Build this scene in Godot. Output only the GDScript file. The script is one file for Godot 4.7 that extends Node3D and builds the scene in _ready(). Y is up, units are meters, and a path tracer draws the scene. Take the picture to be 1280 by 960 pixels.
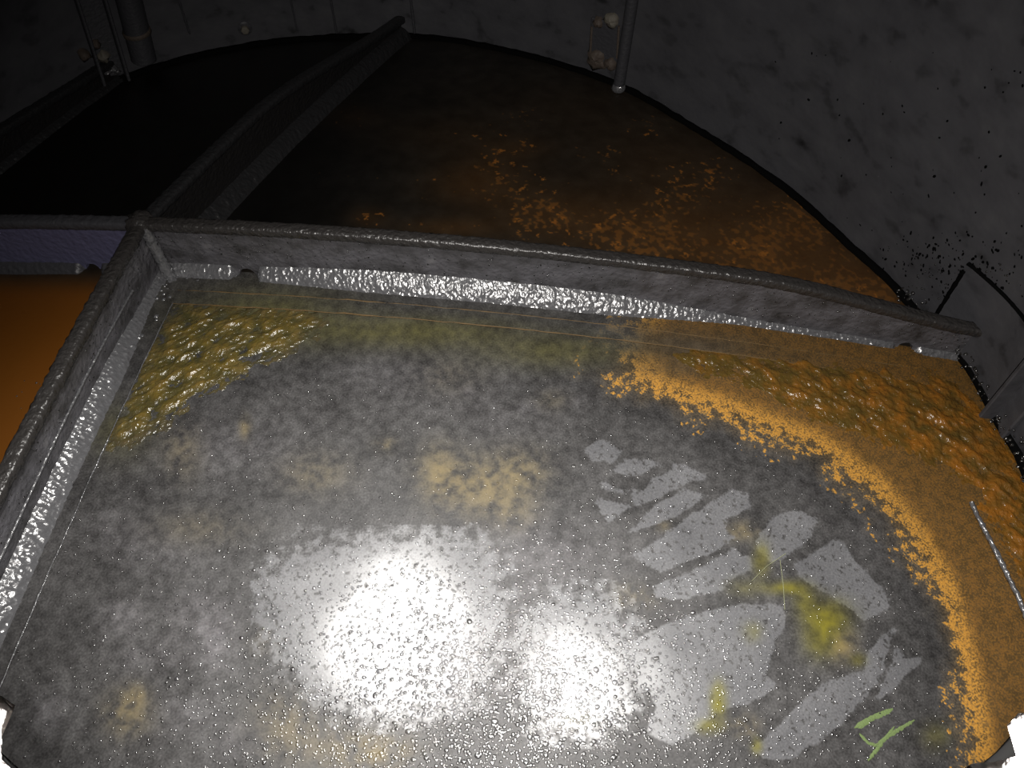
extends Node3D
# Inside of a welded steel tank, looked into through a tilted hatch: domed wet floor with
# stiffener beams, rust sludge and a cylindrical wall.

const F := 1050.0
const PITCH := 0.95054
const EYE := Vector3(0, 1.4, 0)
const CX := -0.3965
const CZ := -0.8821
const RAD := 1.3267
const CROWN := 0.112

var rim_a := PackedFloat32Array()
var rim_r := PackedFloat32Array()
var noise := FastNoiseLite.new()
var noise2 := FastNoiseLite.new()
var mats := {}
var used := {}
var rng := RandomNumberGenerator.new()

# ------------------------------------------------------------------ mesh builder
class M:
	var v := PackedVector3Array()
	var n := PackedVector3Array()
	var uv := PackedVector2Array()
	var c := PackedColorArray()
	var idx := PackedInt32Array()
	var colored := false

	# a grid of points f(i, j); ref orients an open sheet, Vector3.ZERO means closed tube (by volume)
	func grid(nu: int, nv: int, f: Callable, ref := Vector3.ZERO, uvf = null, cf = null) -> void:
		var b := v.size()
		for i in nu + 1:
			for j in nv + 1:
				var p: Vector3 = f.call(i, j)
				v.append(p)
				n.append(Vector3.ZERO)
				uv.append(uvf.call(p) if uvf != null else Vector2(float(i) / nu, float(j) / nv))
				c.append(cf.call(p) if cf != null else Color.WHITE)
		if cf != null:
			colored = true
		var t := PackedInt32Array()
		for i in nu:
			for j in nv:
				var a := b + i * (nv + 1) + j
				var d := a + nv + 1
				t.append_array([a, a + 1, d, a + 1, d + 1, d])
		add_tris(t, b, ref)

	func add_tris(t: PackedInt32Array, b: int, ref: Vector3) -> void:
		var s := 0.0
		var mid := Vector3.ZERO
		for k in range(b, v.size()):
			mid += v[k]
		mid /= maxf(1.0, v.size() - b)
		for k in range(0, t.size(), 3):
			var p := v[t[k]]
			var cr := (v[t[k + 1]] - p).cross(v[t[k + 2]] - p)
			s += cr.dot(ref) if ref != Vector3.ZERO else cr.dot(p - mid)
		# cr is the counter-clockwise normal; godot fronts run clockwise
		var sg := 1.0 if s > 0.0 else -1.0
		for k in range(0, t.size(), 3):
			var p := v[t[k]]
			var cr := (v[t[k + 1]] - p).cross(v[t[k + 2]] - p) * sg
			n[t[k]] += cr
			n[t[k + 1]] += cr
			n[t[k + 2]] += cr
			if sg > 0.0:
				idx.append_array([t[k], t[k + 2], t[k + 1]])
			else:
				idx.append_array([t[k], t[k + 1], t[k + 2]])

	# weld the normals of a wrapped grid's seam (last column equals first)
	func seam(b: int, nu: int, nv: int, along_v: bool) -> void:
		if along_v:
			for i in nu + 1:
				var a := b + i * (nv + 1)
				var s := n[a] + n[a + nv]
				n[a] = s
				n[a + nv] = s
		else:
			for j in nv + 1:
				var s := n[b + j] + n[b + nu * (nv + 1) + j]
				n[b + j] = s
				n[b + nu * (nv + 1) + j] = s

	func flat_tri(p: Vector3, q: Vector3, r: Vector3, mid: Vector3) -> void:
		var b := v.size()
		v.append_array([p, q, r])
		for k in 3:
			n.append(Vector3.ZERO)
			uv.append(Vector2(v[b + k].x, v[b + k].z))
			c.append(Color.WHITE)
		add_tris(PackedInt32Array([b, b + 1, b + 2]), b, (p + q + r) / 3.0 - mid)

	# a box with chamfered edges
	func box(at: Vector3, size: Vector3, bs := Basis.IDENTITY, bev := 0.002) -> void:
		var h := size / 2.0
		bev = minf(bev, minf(h.x, minf(h.y, h.z)) * 0.6)
		var g := func(sx: int, sy: int, sz: int, k: int) -> Vector3:
			var p := Vector3(sx * (h.x - (0.0 if k == 0 else bev)), sy * (h.y - (0.0 if k == 1 else bev)), sz * (h.z - (0.0 if k == 2 else bev)))
			return at + bs * p
		var sgn := [-1, 1]
		for s in sgn:
			q4(g.call(s, -1, -1, 0), g.call(s, 1, -1, 0), g.call(s, 1, 1, 0), g.call(s, -1, 1, 0), at)
			q4(g.call(-1, s, -1, 1), g.call(1, s, -1, 1), g.call(1, s, 1, 1), g.call(-1, s, 1, 1), at)
			q4(g.call(-1, -1, s, 2), g.call(1, -1, s, 2), g.call(1, 1, s, 2), g.call(-1, 1, s, 2), at)
			for t in sgn:
				q4(g.call(s, t, -1, 0), g.call(s, t, 1, 0), g.call(s, t, 1, 1), g.call(s, t, -1, 1), at)
				q4(g.call(s, -1, t, 0), g.call(s, 1, t, 0), g.call(s, 1, t, 2), g.call(s, -1, t, 2), at)
				q4(g.call(-1, s, t, 1), g.call(1, s, t, 1), g.call(1, s, t, 2), g.call(-1, s, t, 2), at)
				for u in sgn:
					flat_tri(g.call(s, t, u, 0), g.call(s, t, u, 1), g.call(s, t, u, 2), at)

	func q4(a: Vector3, b: Vector3, d: Vector3, e: Vector3, mid: Vector3) -> void:
		flat_tri(a, b, d, mid)
		flat_tri(a, d, e, mid)

	# tube along points with radius r (number or Callable of index), squashed by up scale
	func tube(pts: PackedVector3Array, r, sides := 8, caps := true) -> void:
		var b := v.size()
		var m := pts.size()
		var fr := []
		var up := Vector3.UP
		for i in m:
			var d := (pts[mini(i + 1, m - 1)] - pts[maxi(i - 1, 0)]).normalized()
			if absf(d.dot(up)) > 0.95:
				up = Vector3(0.3, 0.1, 0.95)
			var s := d.cross(up).normalized()
			up = s.cross(d).normalized()
			fr.append([s, up])
		grid(m - 1, sides, func(i: int, j: int):
			var a := TAU * j / sides
			var rr: float = r.call(i, j % sides) if r is Callable else r
			return pts[i] + (fr[i][0] * cos(a) + fr[i][1] * sin(a)) * rr)
		seam(b, m - 1, sides, true)
		if caps:
			for e: int in [0, m - 1]:
				var d := (pts[0] - pts[1]) if e == 0 else (pts[m - 1] - pts[m - 2])
				var row := b + e * (sides + 1)
				for j in sides:
					flat_tri(pts[e], v[row + j], v[row + j + 1], pts[e] - d)

	# lathe: profile of (radius, height) about an axis
	func lathe(at: Vector3, bs: Basis, prof: PackedVector2Array, sides := 24, wob = null) -> void:
		var b := v.size()
		grid(prof.size() - 1, sides, func(i: int, j: int):
			var a := TAU * j / sides
			var w: float = wob.call(i, j % sides) if wob != null else 0.0
			return at + bs * Vector3(cos(a) * (prof[i].x + w), prof[i].y + w * 0.6, sin(a) * (prof[i].x + w)))
		seam(b, prof.size() - 1, sides, true)

	func mesh(m: Material) -> ArrayMesh:
		for k in n.size():
			n[k] = n[k].normalized() if n[k].length_squared() > 1e-20 else Vector3.UP
		var a := []
		a.resize(Mesh.ARRAY_MAX)
		a[Mesh.ARRAY_VERTEX] = v
		a[Mesh.ARRAY_NORMAL] = n
		a[Mesh.ARRAY_TEX_UV] = uv
		if colored:
			a[Mesh.ARRAY_COLOR] = c
		a[Mesh.ARRAY_INDEX] = idx
		var am := ArrayMesh.new()
		am.add_surface_from_arrays(Mesh.PRIMITIVE_TRIANGLES, a)
		am.surface_set_material(0, m)
		return am

# ------------------------------------------------------------------ naming
func numbered(called: String) -> String:
	if not used.has(called):
		used[called] = 0
		return called
	used[called] += 1
	return "%s_%03d" % [called, used[called]]

func obj(called: String, m: M, mat: Material, parent: Node3D = self) -> MeshInstance3D:
	var o := MeshInstance3D.new()
	o.mesh = m.mesh(mat)
	o.name = numbered(called) if parent == self else called
	o.cast_shadow = GeometryInstance3D.SHADOW_CASTING_SETTING_ON
	parent.add_child(o, true)
	return o

func thing(called: String, label: String, category: String, group := "") -> Node3D:
	var o := Node3D.new()
	o.name = numbered(called)
	add_child(o, true)
	return tag(o, label, category, group)

func tag(o: Node3D, label: String, category := "", group := "", kind := "") -> Node3D:
	o.set_meta("label", label)
	if category:
		o.set_meta("category", category)
	if group:
		o.set_meta("group", group)
	if kind:
		o.set_meta("kind", kind)
	return o

# ------------------------------------------------------------------ the place's shape
func floor_y(x: float, z: float) -> float:
	var r2 := ((x - CX) * (x - CX) + (z - CZ) * (z - CZ)) / (RAD * RAD)
	return CROWN * (1.0 - r2)

func ray(px: float, py: float) -> Vector3:
	var fw := Vector3(0, -sin(PITCH), -cos(PITCH))
	var up := Vector3(0, cos(PITCH), -sin(PITCH))
	return (fw * F + Vector3.RIGHT * (px - 640.0) - up * (py - 480.0)).normalized()

func to_px(p: Vector3) -> Vector2:
	var d := p - EYE
	var w := d.y * -sin(PITCH) + d.z * -cos(PITCH)
	var u := d.y * cos(PITCH) - d.z * sin(PITCH)
	return Vector2(640.0 + F * d.x / w, 480.0 - F * u / w)

# the spot of the domed floor (raised by lift) that was read off at these coordinates
func fp(px: float, py: float, lift := 0.0) -> Vector3:
	var d := ray(px, py)
	var t := -EYE.y / d.y
	for k in 30:
		var q := EYE + d * t
		t = 0.5 * t + 0.5 * (floor_y(q.x, q.z) + lift - EYE.y) / d.y
	return EYE + d * t

func wall_r(a: float) -> float:
	var m := rim_a.size()
	if a <= rim_a[0] or a >= rim_a[m - 1]:
		var e := rim_r[0] if a <= rim_a[0] else rim_r[m - 1]
		var far := minf(absf(wrapf(a - rim_a[0], -PI, PI)), absf(wrapf(a - rim_a[m - 1], -PI, PI)))
		var e0 := rim_r[0]
		var e1 := rim_r[m - 1]
		var span := TAU - (rim_a[m - 1] - rim_a[0])
		var u := wrapf(a - rim_a[m - 1], 0.0, TAU) / span
		return lerpf(e1, e0, smoothstep(0.0, 1.0, u)) + 0.0 * far * e
	var k := 0
	while rim_a[k + 1] < a:
		k += 1
	var t := (a - rim_a[k]) / (rim_a[k + 1] - rim_a[k])
	return cubic_interpolate(rim_r[k], rim_r[k + 1], rim_r[maxi(k - 1, 0)], rim_r[mini(k + 2, m - 1)], t)

func wall_at(a: float, y: float, inset := 0.0) -> Vector3:
	var r := wall_r(a) - inset
	return Vector3(CX + cos(a) * r, y, CZ + sin(a) * r)

# angle and height on the wall for a sight line
func wp(px: float, py: float) -> Vector2:
	var d := ray(px, py)
	var t := 0.2
	while t < 6.0:
		var q := EYE + d * t
		var a := atan2(q.z - CZ, q.x - CX)
		if Vector2(q.x - CX, q.z - CZ).length() > wall_r(a):
			return Vector2(a, q.y)
		t += 0.002
	return Vector2.ZERO

func wall_basis(a: float) -> Basis:
	var inw := Vector3(-cos(a), 0, -sin(a))
	return Basis(Vector3.UP.cross(inw), Vector3.UP, inw)

# ------------------------------------------------------------------ materials
func gray_tex(seed_: int, freq: float, oct: int, size := 512, kind := FastNoiseLite.TYPE_SIMPLEX_SMOOTH, seamless := true) -> Image:
	var f := FastNoiseLite.new()
	f.noise_type = kind
	f.seed = seed_
	f.frequency = freq
	f.fractal_octaves = oct
	if kind == FastNoiseLite.TYPE_CELLULAR:
		f.cellular_return_type = FastNoiseLite.RETURN_DISTANCE
		f.fractal_type = FastNoiseLite.FRACTAL_NONE
	return f.get_seamless_image(size, size) if seamless else f.get_image(size, size)

func tinted(img: Image, stops: Array, cols: Array) -> ImageTexture:
	var g := Gradient.new()
	g.offsets = PackedFloat32Array(stops)
	g.colors = PackedColorArray(cols)
	var lut := []
	for k in 256:
		lut.append(g.sample(k / 255.0))
	var src := img.get_data()
	var out := PackedByteArray()
	out.resize(src.size() * 3)
	for k in src.size():
		var c: Color = lut[src[k]]
		out[k * 3] = c.r8
		out[k * 3 + 1] = c.g8
		out[k * 3 + 2] = c.b8
	return ImageTexture.create_from_image(Image.create_from_data(img.get_width(), img.get_height(), false, Image.FORMAT_RGB8, out))

func mat(col: Color, rough: float, spec := 0.5, metal := 0.0) -> StandardMaterial3D:
	var m := StandardMaterial3D.new()
	m.albedo_color = col
	m.roughness = rough
	m.metallic_specular = spec
	m.metallic = metal
	return m

func tri(m: StandardMaterial3D, scale_: float, height: Texture2D = null, depth := 0.2) -> StandardMaterial3D:
	m.uv1_triplanar = true
	m.uv1_world_triplanar = true
	m.uv1_scale = Vector3.ONE * scale_
	if height:
		m.heightmap_enabled = true
		m.heightmap_texture = height
		m.heightmap_scale = depth
	return m

func make_materials() -> void:
	var bumps := ImageTexture.create_from_image(gray_tex(11, 0.05, 4))
	var pits := ImageTexture.create_from_image(gray_tex(12, 0.035, 1, 512, FastNoiseLite.TYPE_CELLULAR))
	var mottled := gray_tex(13, 0.012, 5)
	var blotch := gray_tex(14, 0.02, 5)
	var m := mat(Color.WHITE, 0.36, 0.5)
	m.albedo_texture = tinted(mottled, [0.0, 0.3, 0.5, 0.75, 1.0], [Color8(34, 33, 33), Color8(60, 59, 61), Color8(70, 69, 72), Color8(79, 78, 82), Color8(92, 91, 93)])
	mats.beam = tri(m, 2.2, bumps, 0.25)
	mats.beam_blue = tri(mat(Color8(74, 74, 97), 0.4, 0.5), 2.2, bumps, 0.2)
	m = mat(Color8(76, 76, 78), 0.25, 0.72)
	mats.weld = tri(m, 7.0, pits, 0.3)
	m = mat(Color8(42, 40, 39), 0.34, 0.5)
	mats.bulb = tri(m, 3.0, bumps, 0.3)
	m = mat(Color.WHITE, 0.5, 0.35)
	m.albedo_texture = tinted(blotch, [0.0, 0.2, 0.3, 0.6, 1.0], [Color8(22, 22, 23), Color8(44, 44, 46), Color8(56, 56, 59), Color8(60, 60, 63), Color8(66, 66, 68)])
	mats.wall = tri(m, 1.1, bumps, 0.12)
	m = mat(Color8(52, 52, 55), 0.45, 0.4)
	mats.fitting = tri(m, 3.0, bumps, 0.15)
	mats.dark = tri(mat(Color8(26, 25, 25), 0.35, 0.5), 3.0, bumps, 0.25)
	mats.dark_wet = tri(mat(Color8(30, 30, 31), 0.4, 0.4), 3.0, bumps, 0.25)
	mats.pale = tri(mat(Color8(92, 88, 80), 0.6, 0.3), 3.0, bumps, 0.2)
	mats.tan = tri(mat(Color8(70, 62, 56), 0.6, 0.3), 3.0, bumps, 0.2)
	mats.strip = tri(mat(Color8(44, 42, 40), 0.5, 0.45), 3.0, bumps, 0.12)
	mats.rustline = tri(mat(Color8(82, 64, 36), 0.6, 0.4), 3.0, bumps, 0.12)
	m = mat(Color.WHITE, 0.27, 0.5)
	m.vertex_color_use_as_albedo = true
	mats.sludge = tri(m, 3.4, bumps, 0.3)
	m = mat(Color.WHITE, 0.2, 0.9)
	m.vertex_color_use_as_albedo = true
	mats.drop = m
	mats.crumb = mat(Color8(30, 29, 28), 0.15, 0.6)
	mats.white_paint = tri(mat(Color8(232, 226, 224), 0.5, 0.4), 6.0, bumps, 0.15)
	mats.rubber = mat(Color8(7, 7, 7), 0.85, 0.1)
	mats.chalk = tri(mat(Color8(84, 98, 62), 0.9, 0.2), 8.0, bumps, 0.1)
	mats.thread = mat(Color8(110, 112, 88), 0.7, 0.3)

# ------------------------------------------------------------------ beams
# side points to the beam's lit face; hgt(u) is the height at distance u; notches are [distance, radius]
func beam(o: Node3D, a: Vector2, b: Vector2, side: Vector2, hgt: Callable, notches: Array, leg: Callable, web_mat: Material, lump := 1.0, weld_mat: Material = null) -> void:
	var ln := a.distance_to(b)
	var dir := (b - a) / ln
	var tw := 0.012
	var s3 := Vector3(side.x, 0, side.y)
	var spot := func(u: float, s: float, t: float) -> Vector3:
		var q := a + dir * u
		return Vector3(q.x, floor_y(q.x, q.y) + t, q.y) + s3 * s
	var bot := func(u: float) -> float:
		var y := -0.01
		for k in notches:
			var d: float = absf(u - k[0])
			if d < k[1]:
				y = maxf(y, sqrt(k[1] * k[1] - d * d) * 1.1)
		return y
	var us := PackedFloat32Array()
	var u := 0.0
	while u < ln:
		us.append(u)
		var near := 1.0
		for k in notches:
			near = minf(near, absf(u - k[0]) - k[1])
		u += 0.0025 if near < 0.008 else 0.005
	us.append(ln)
	var nu := us.size() - 1
	var web := M.new()
	for f in [1.0, -1.0]:
		web.grid(nu, 10, func(i: int, j: int):
			var uu := us[i]
			var t: float = lerpf(bot.call(uu), hgt.call(uu) - 0.008, j / 10.0)
			var p: Vector3 = spot.call(uu, 0.0, t)
			return spot.call(uu, f * (tw / 2.0 + noise.get_noise_3d(p.x * 40, p.y * 40, p.z * 40) * 0.0016), t), s3 * f)
	web.grid(nu, 1, func(i: int, j: int): return spot.call(us[i], tw * (j - 0.5), bot.call(us[i])), Vector3.DOWN)
	for e in [0.0, ln]:
		web.grid(1, 1, func(i: int, j: int): return spot.call(e, tw * (i - 0.5), lerpf(-0.01, hgt.call(e) - 0.008, j)), Vector3(dir.x, 0, dir.y) * (1.0 if e > 0 else -1.0))
	obj("web", web, web_mat, o)
	if web_mat == mats.beam:
		var xf := []
		var cols := PackedColorArray()
		for k in int(ln * 420):
			var uu := rng.randf() * ln
			var r := rng.randf_range(0.0007, 0.0019)
			xf.append(Transform3D(Basis(s3.cross(Vector3.UP), s3, Vector3.UP).scaled(Vector3(r, r * 1.4, r)), spot.call(uu, tw / 2.0, rng.randf_range(0.02, hgt.call(uu) - 0.02))))
			cols.append(Color(0.03, 0.03, 0.031) if k % 3 else Color(0.004, 0.004, 0.004))
		scatter("wet_specks", dome_mesh(mats.drop, 0.6), xf, cols, "", "", o)
	var bulb := M.new()
	var sides := 14
	bulb.grid(nu, sides, func(i: int, j: int):
		var ang := TAU * (j % sides) / sides
		var c := cos(ang)
		var sn := sin(ang)
		var x := signf(c) * pow(absf(c), 0.6) * 0.0145
		var y := signf(sn) * pow(absf(sn), 0.6) * 0.011
		var p: Vector3 = spot.call(us[i], 0.0, 0.0)
		var wob := 1.0 + noise.get_noise_3d(p.x * 55, ang * 5.0, p.z * 55) * 0.16 * lump
		return spot.call(us[i], 0.005 + x * wob, hgt.call(us[i]) - 0.011 + y * wob))
	bulb.seam(0, nu, sides, true)
	for e: int in [0, nu]:
		for j in sides:
			bulb.flat_tri(spot.call(us[e], 0.005, hgt.call(us[e]) - 0.011), bulb.v[e * (sides + 1) + j], bulb.v[e * (sides + 1) + j + 1], spot.call(ln / 2.0, 0.0, 0.1))
	obj("top_bulb", bulb, weld_mat if weld_mat else mats.bulb, o)
	for f in [1.0, -1.0]:
		var weld := M.new()
		weld.grid(nu, 10, func(i: int, j: int):
			var uu := us[i]
			var lg: float = leg.call(uu) if f > 0 else 0.016
			for k in notches:
				lg *= smoothstep(k[1] * 0.9, k[1] * 1.9, absf(uu - k[0]))
			var w := j / 10.0
			var q := Vector2(lg * w, lg * 0.95 * (1.0 - w))
			var p: Vector3 = spot.call(uu, 0.0, 0.0)
			var k2 := sin(PI * w)
			var bulge := k2 * (0.1 * lg + 0.0022 * lump * noise.get_noise_3d(p.x * 70, w * 4.0, p.z * 70) + 0.003 * lump * noise2.get_noise_3d(p.x * 130, w * 7.0, p.z * 130))
			q += Vector2(0.7, 0.7) * bulge
			return spot.call(uu, f * (tw / 2.0 - 0.001 + q.x), q.y - 0.002), s3 * f + Vector3.UP)
		obj("weld_bead", weld, weld_mat if weld_mat else mats.weld, o)

# a flat strip on the floor beside a beam, from the beam's line out to width, thick high
func strip(o: Node3D, called: String, a: Vector2, b: Vector2, side: Vector2, w0: float, w1: float, thick: float, m: Material, edge: Material) -> void:
	var ln := a.distance_to(b)
	var dir := (b - a) / ln
	var n := int(ln / 0.02)
	var spot := func(i: int, s: float, t: float) -> Vector3:
		var q := a + dir * (ln * i / n) + side * (s + noise.get_noise_1d(ln * i / n * 60.0) * 0.0022)
		return Vector3(q.x, floor_y(q.x, q.y) + t, q.y)
	var mm := M.new()
	var plan := func(p: Vector3): return Vector2((p.x + 1.0) / 2.1, (p.z + 1.5) / 1.5)
	mm.grid(n, 3, func(i: int, j: int): return spot.call(i, lerpf(w0, w1 - 0.002, j / 3.0), thick), Vector3.UP, plan)
	mm.grid(n, 1, func(i: int, j: int): return spot.call(i, w1 - 0.002 * (1 - j), thick * (1 - j) - 0.001 * j), Vector3.UP, plan)
	var s := obj(called, mm, m, o)
	var e := M.new()
	var pts := PackedVector3Array()
	for i in n + 1:
		pts.append(spot.call(i, w1, thick * 0.45))
	e.tube(pts, func(i: int, _j: int): return 0.0011 + 0.0012 * noise.get_noise_1d(i * 9.0), 6)
	obj("rusty_edge", e, edge, s)

# ------------------------------------------------------------------ stain maps
func seg_d(p: Vector2, a: Vector2, b: Vector2) -> float:
	var q := Geometry2D.get_closest_point_to_segment(p, a, b)
	return p.distance_to(q)

func pts(a: Array) -> PackedVector2Array:
	var r := PackedVector2Array()
	for k in range(0, a.size(), 2):
		r.append(Vector2(a[k], a[k + 1]))
	return r

# signed distance inside positive
func poly_sd(p: Vector2, poly: PackedVector2Array) -> float:
	var d := 1e9
	for k in poly.size():
		d = minf(d, seg_d(p, poly[k], poly[(k + 1) % poly.size()]))
	return d if Geometry2D.is_point_in_polygon(p, poly) else -d

func blobs(p: Vector2, list: Array) -> float:
	var s := 0.0
	for b in list:
		var x: float = (p.x - b[0]) / b[2]
		var y: float = (p.y - b[1]) / b[3]
		var e := x * x + y * y
		if e < 5.0:
			s += b[4] * exp(-e)
	return clampf(s, 0.0, 1.0)

# how far p lies past the polyline (positive on its outer side, towards the wall)
func line_sd(p: Vector2, line: PackedVector2Array) -> float:
	var d := 1e9
	var s := 1.0
	for k in line.size() - 1:
		var e := seg_d(p, line[k], line[k + 1])
		if e < d:
			d = e
			s = signf((line[k + 1] - line[k]).cross(p - line[k]))
	return -d * s

func bytes_of(map: PackedByteArray, cw: int, ch: int, w: int, h: int) -> PackedByteArray:
	var im := Image.create_from_data(cw, ch, false, Image.FORMAT_L8, map)
	im.resize(w, h, Image.INTERPOLATE_CUBIC)
	return im.get_data()

func noise_bytes(seed_: int, freq: float, oct: int, w: int, h: int, kind := FastNoiseLite.TYPE_SIMPLEX_SMOOTH) -> PackedByteArray:
	var f := FastNoiseLite.new()
	f.noise_type = kind
	f.seed = seed_
	f.frequency = freq
	f.fractal_octaves = oct
	if kind == FastNoiseLite.TYPE_CELLULAR:
		f.fractal_type = FastNoiseLite.FRACTAL_NONE
		f.cellular_return_type = FastNoiseLite.RETURN_DISTANCE
		f.domain_warp_enabled = true
		f.domain_warp_amplitude = 14.0
		f.domain_warp_frequency = 0.09
	return f.get_image(w, h).get_data()

func film_polys() -> Array:
	return [
		pts([731, 564, 743, 550, 762, 553, 777, 563, 771, 574, 764, 580, 756, 576, 737, 576]),
		pts([763, 591, 779, 574, 816, 575, 827, 581, 807, 590, 790, 596]),
		pts([748, 604, 757, 602, 772, 611, 805, 612, 814, 598, 838, 589, 842, 579, 860, 581, 882, 596, 877, 602, 860, 602, 829, 620, 807, 630, 794, 632, 790, 615, 770, 616, 753, 610]),
		pts([743, 628, 748, 624, 768, 626, 792, 633, 772, 646, 759, 654]),
		pts([783, 668, 807, 644, 816, 633, 856, 611, 886, 619, 860, 637, 838, 649, 814, 659]),
		pts([792, 693, 823, 674, 842, 659, 860, 646, 895, 624, 912, 611, 937, 617, 939, 635, 912, 648, 906, 661, 917, 672, 891, 692, 851, 705, 825, 716, 805, 705]),
		pts([814, 733, 860, 716, 882, 705, 917, 685, 937, 696, 939, 712, 917, 722, 900, 740, 850, 750, 820, 748]),
		pts([944, 677, 957, 657, 968, 644, 997, 637, 1021, 648, 1014, 672, 984, 697, 964, 703, 953, 692]),
		pts([992, 707, 1045, 672, 1058, 683, 1071, 703, 1102, 734, 1113, 751, 1111, 760, 1080, 775, 1045, 751, 1032, 740, 1006, 729]),
		pts([767, 820, 793, 798, 826, 783, 882, 763, 926, 754, 979, 757, 983, 783, 968, 800, 968, 813, 957, 842, 970, 855, 957, 872, 926, 881, 900, 890, 882, 901, 869, 918, 837, 932, 806, 916, 821, 881, 812, 868, 773, 838]),
		pts([957, 950, 940, 935, 975, 905, 1000, 878, 1030, 853, 1080, 838, 1103, 846, 1087, 866, 1056, 901, 1030, 925, 985, 950]),
		pts([1087, 811, 1111, 787, 1120, 785, 1113, 802, 1105, 837, 1094, 853, 1078, 842]),
		pts([1120, 809, 1133, 822, 1151, 822, 1148, 831, 1120, 859, 1102, 875, 1094, 872, 1111, 837]),
		pts([340, 700, 402, 680, 440, 672, 510, 664, 580, 662, 625, 700, 640, 760, 620, 830, 590, 890, 480, 910, 400, 880, 350, 830, 320, 780, 320, 720]),
		pts([650, 780, 690, 740, 750, 730, 790, 770, 800, 830, 790, 890, 730, 930, 670, 910, 640, 850]),  # last two outlines follow the floor highlights, painted in as lighter film
	]

var edge_line := PackedVector2Array()

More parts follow.
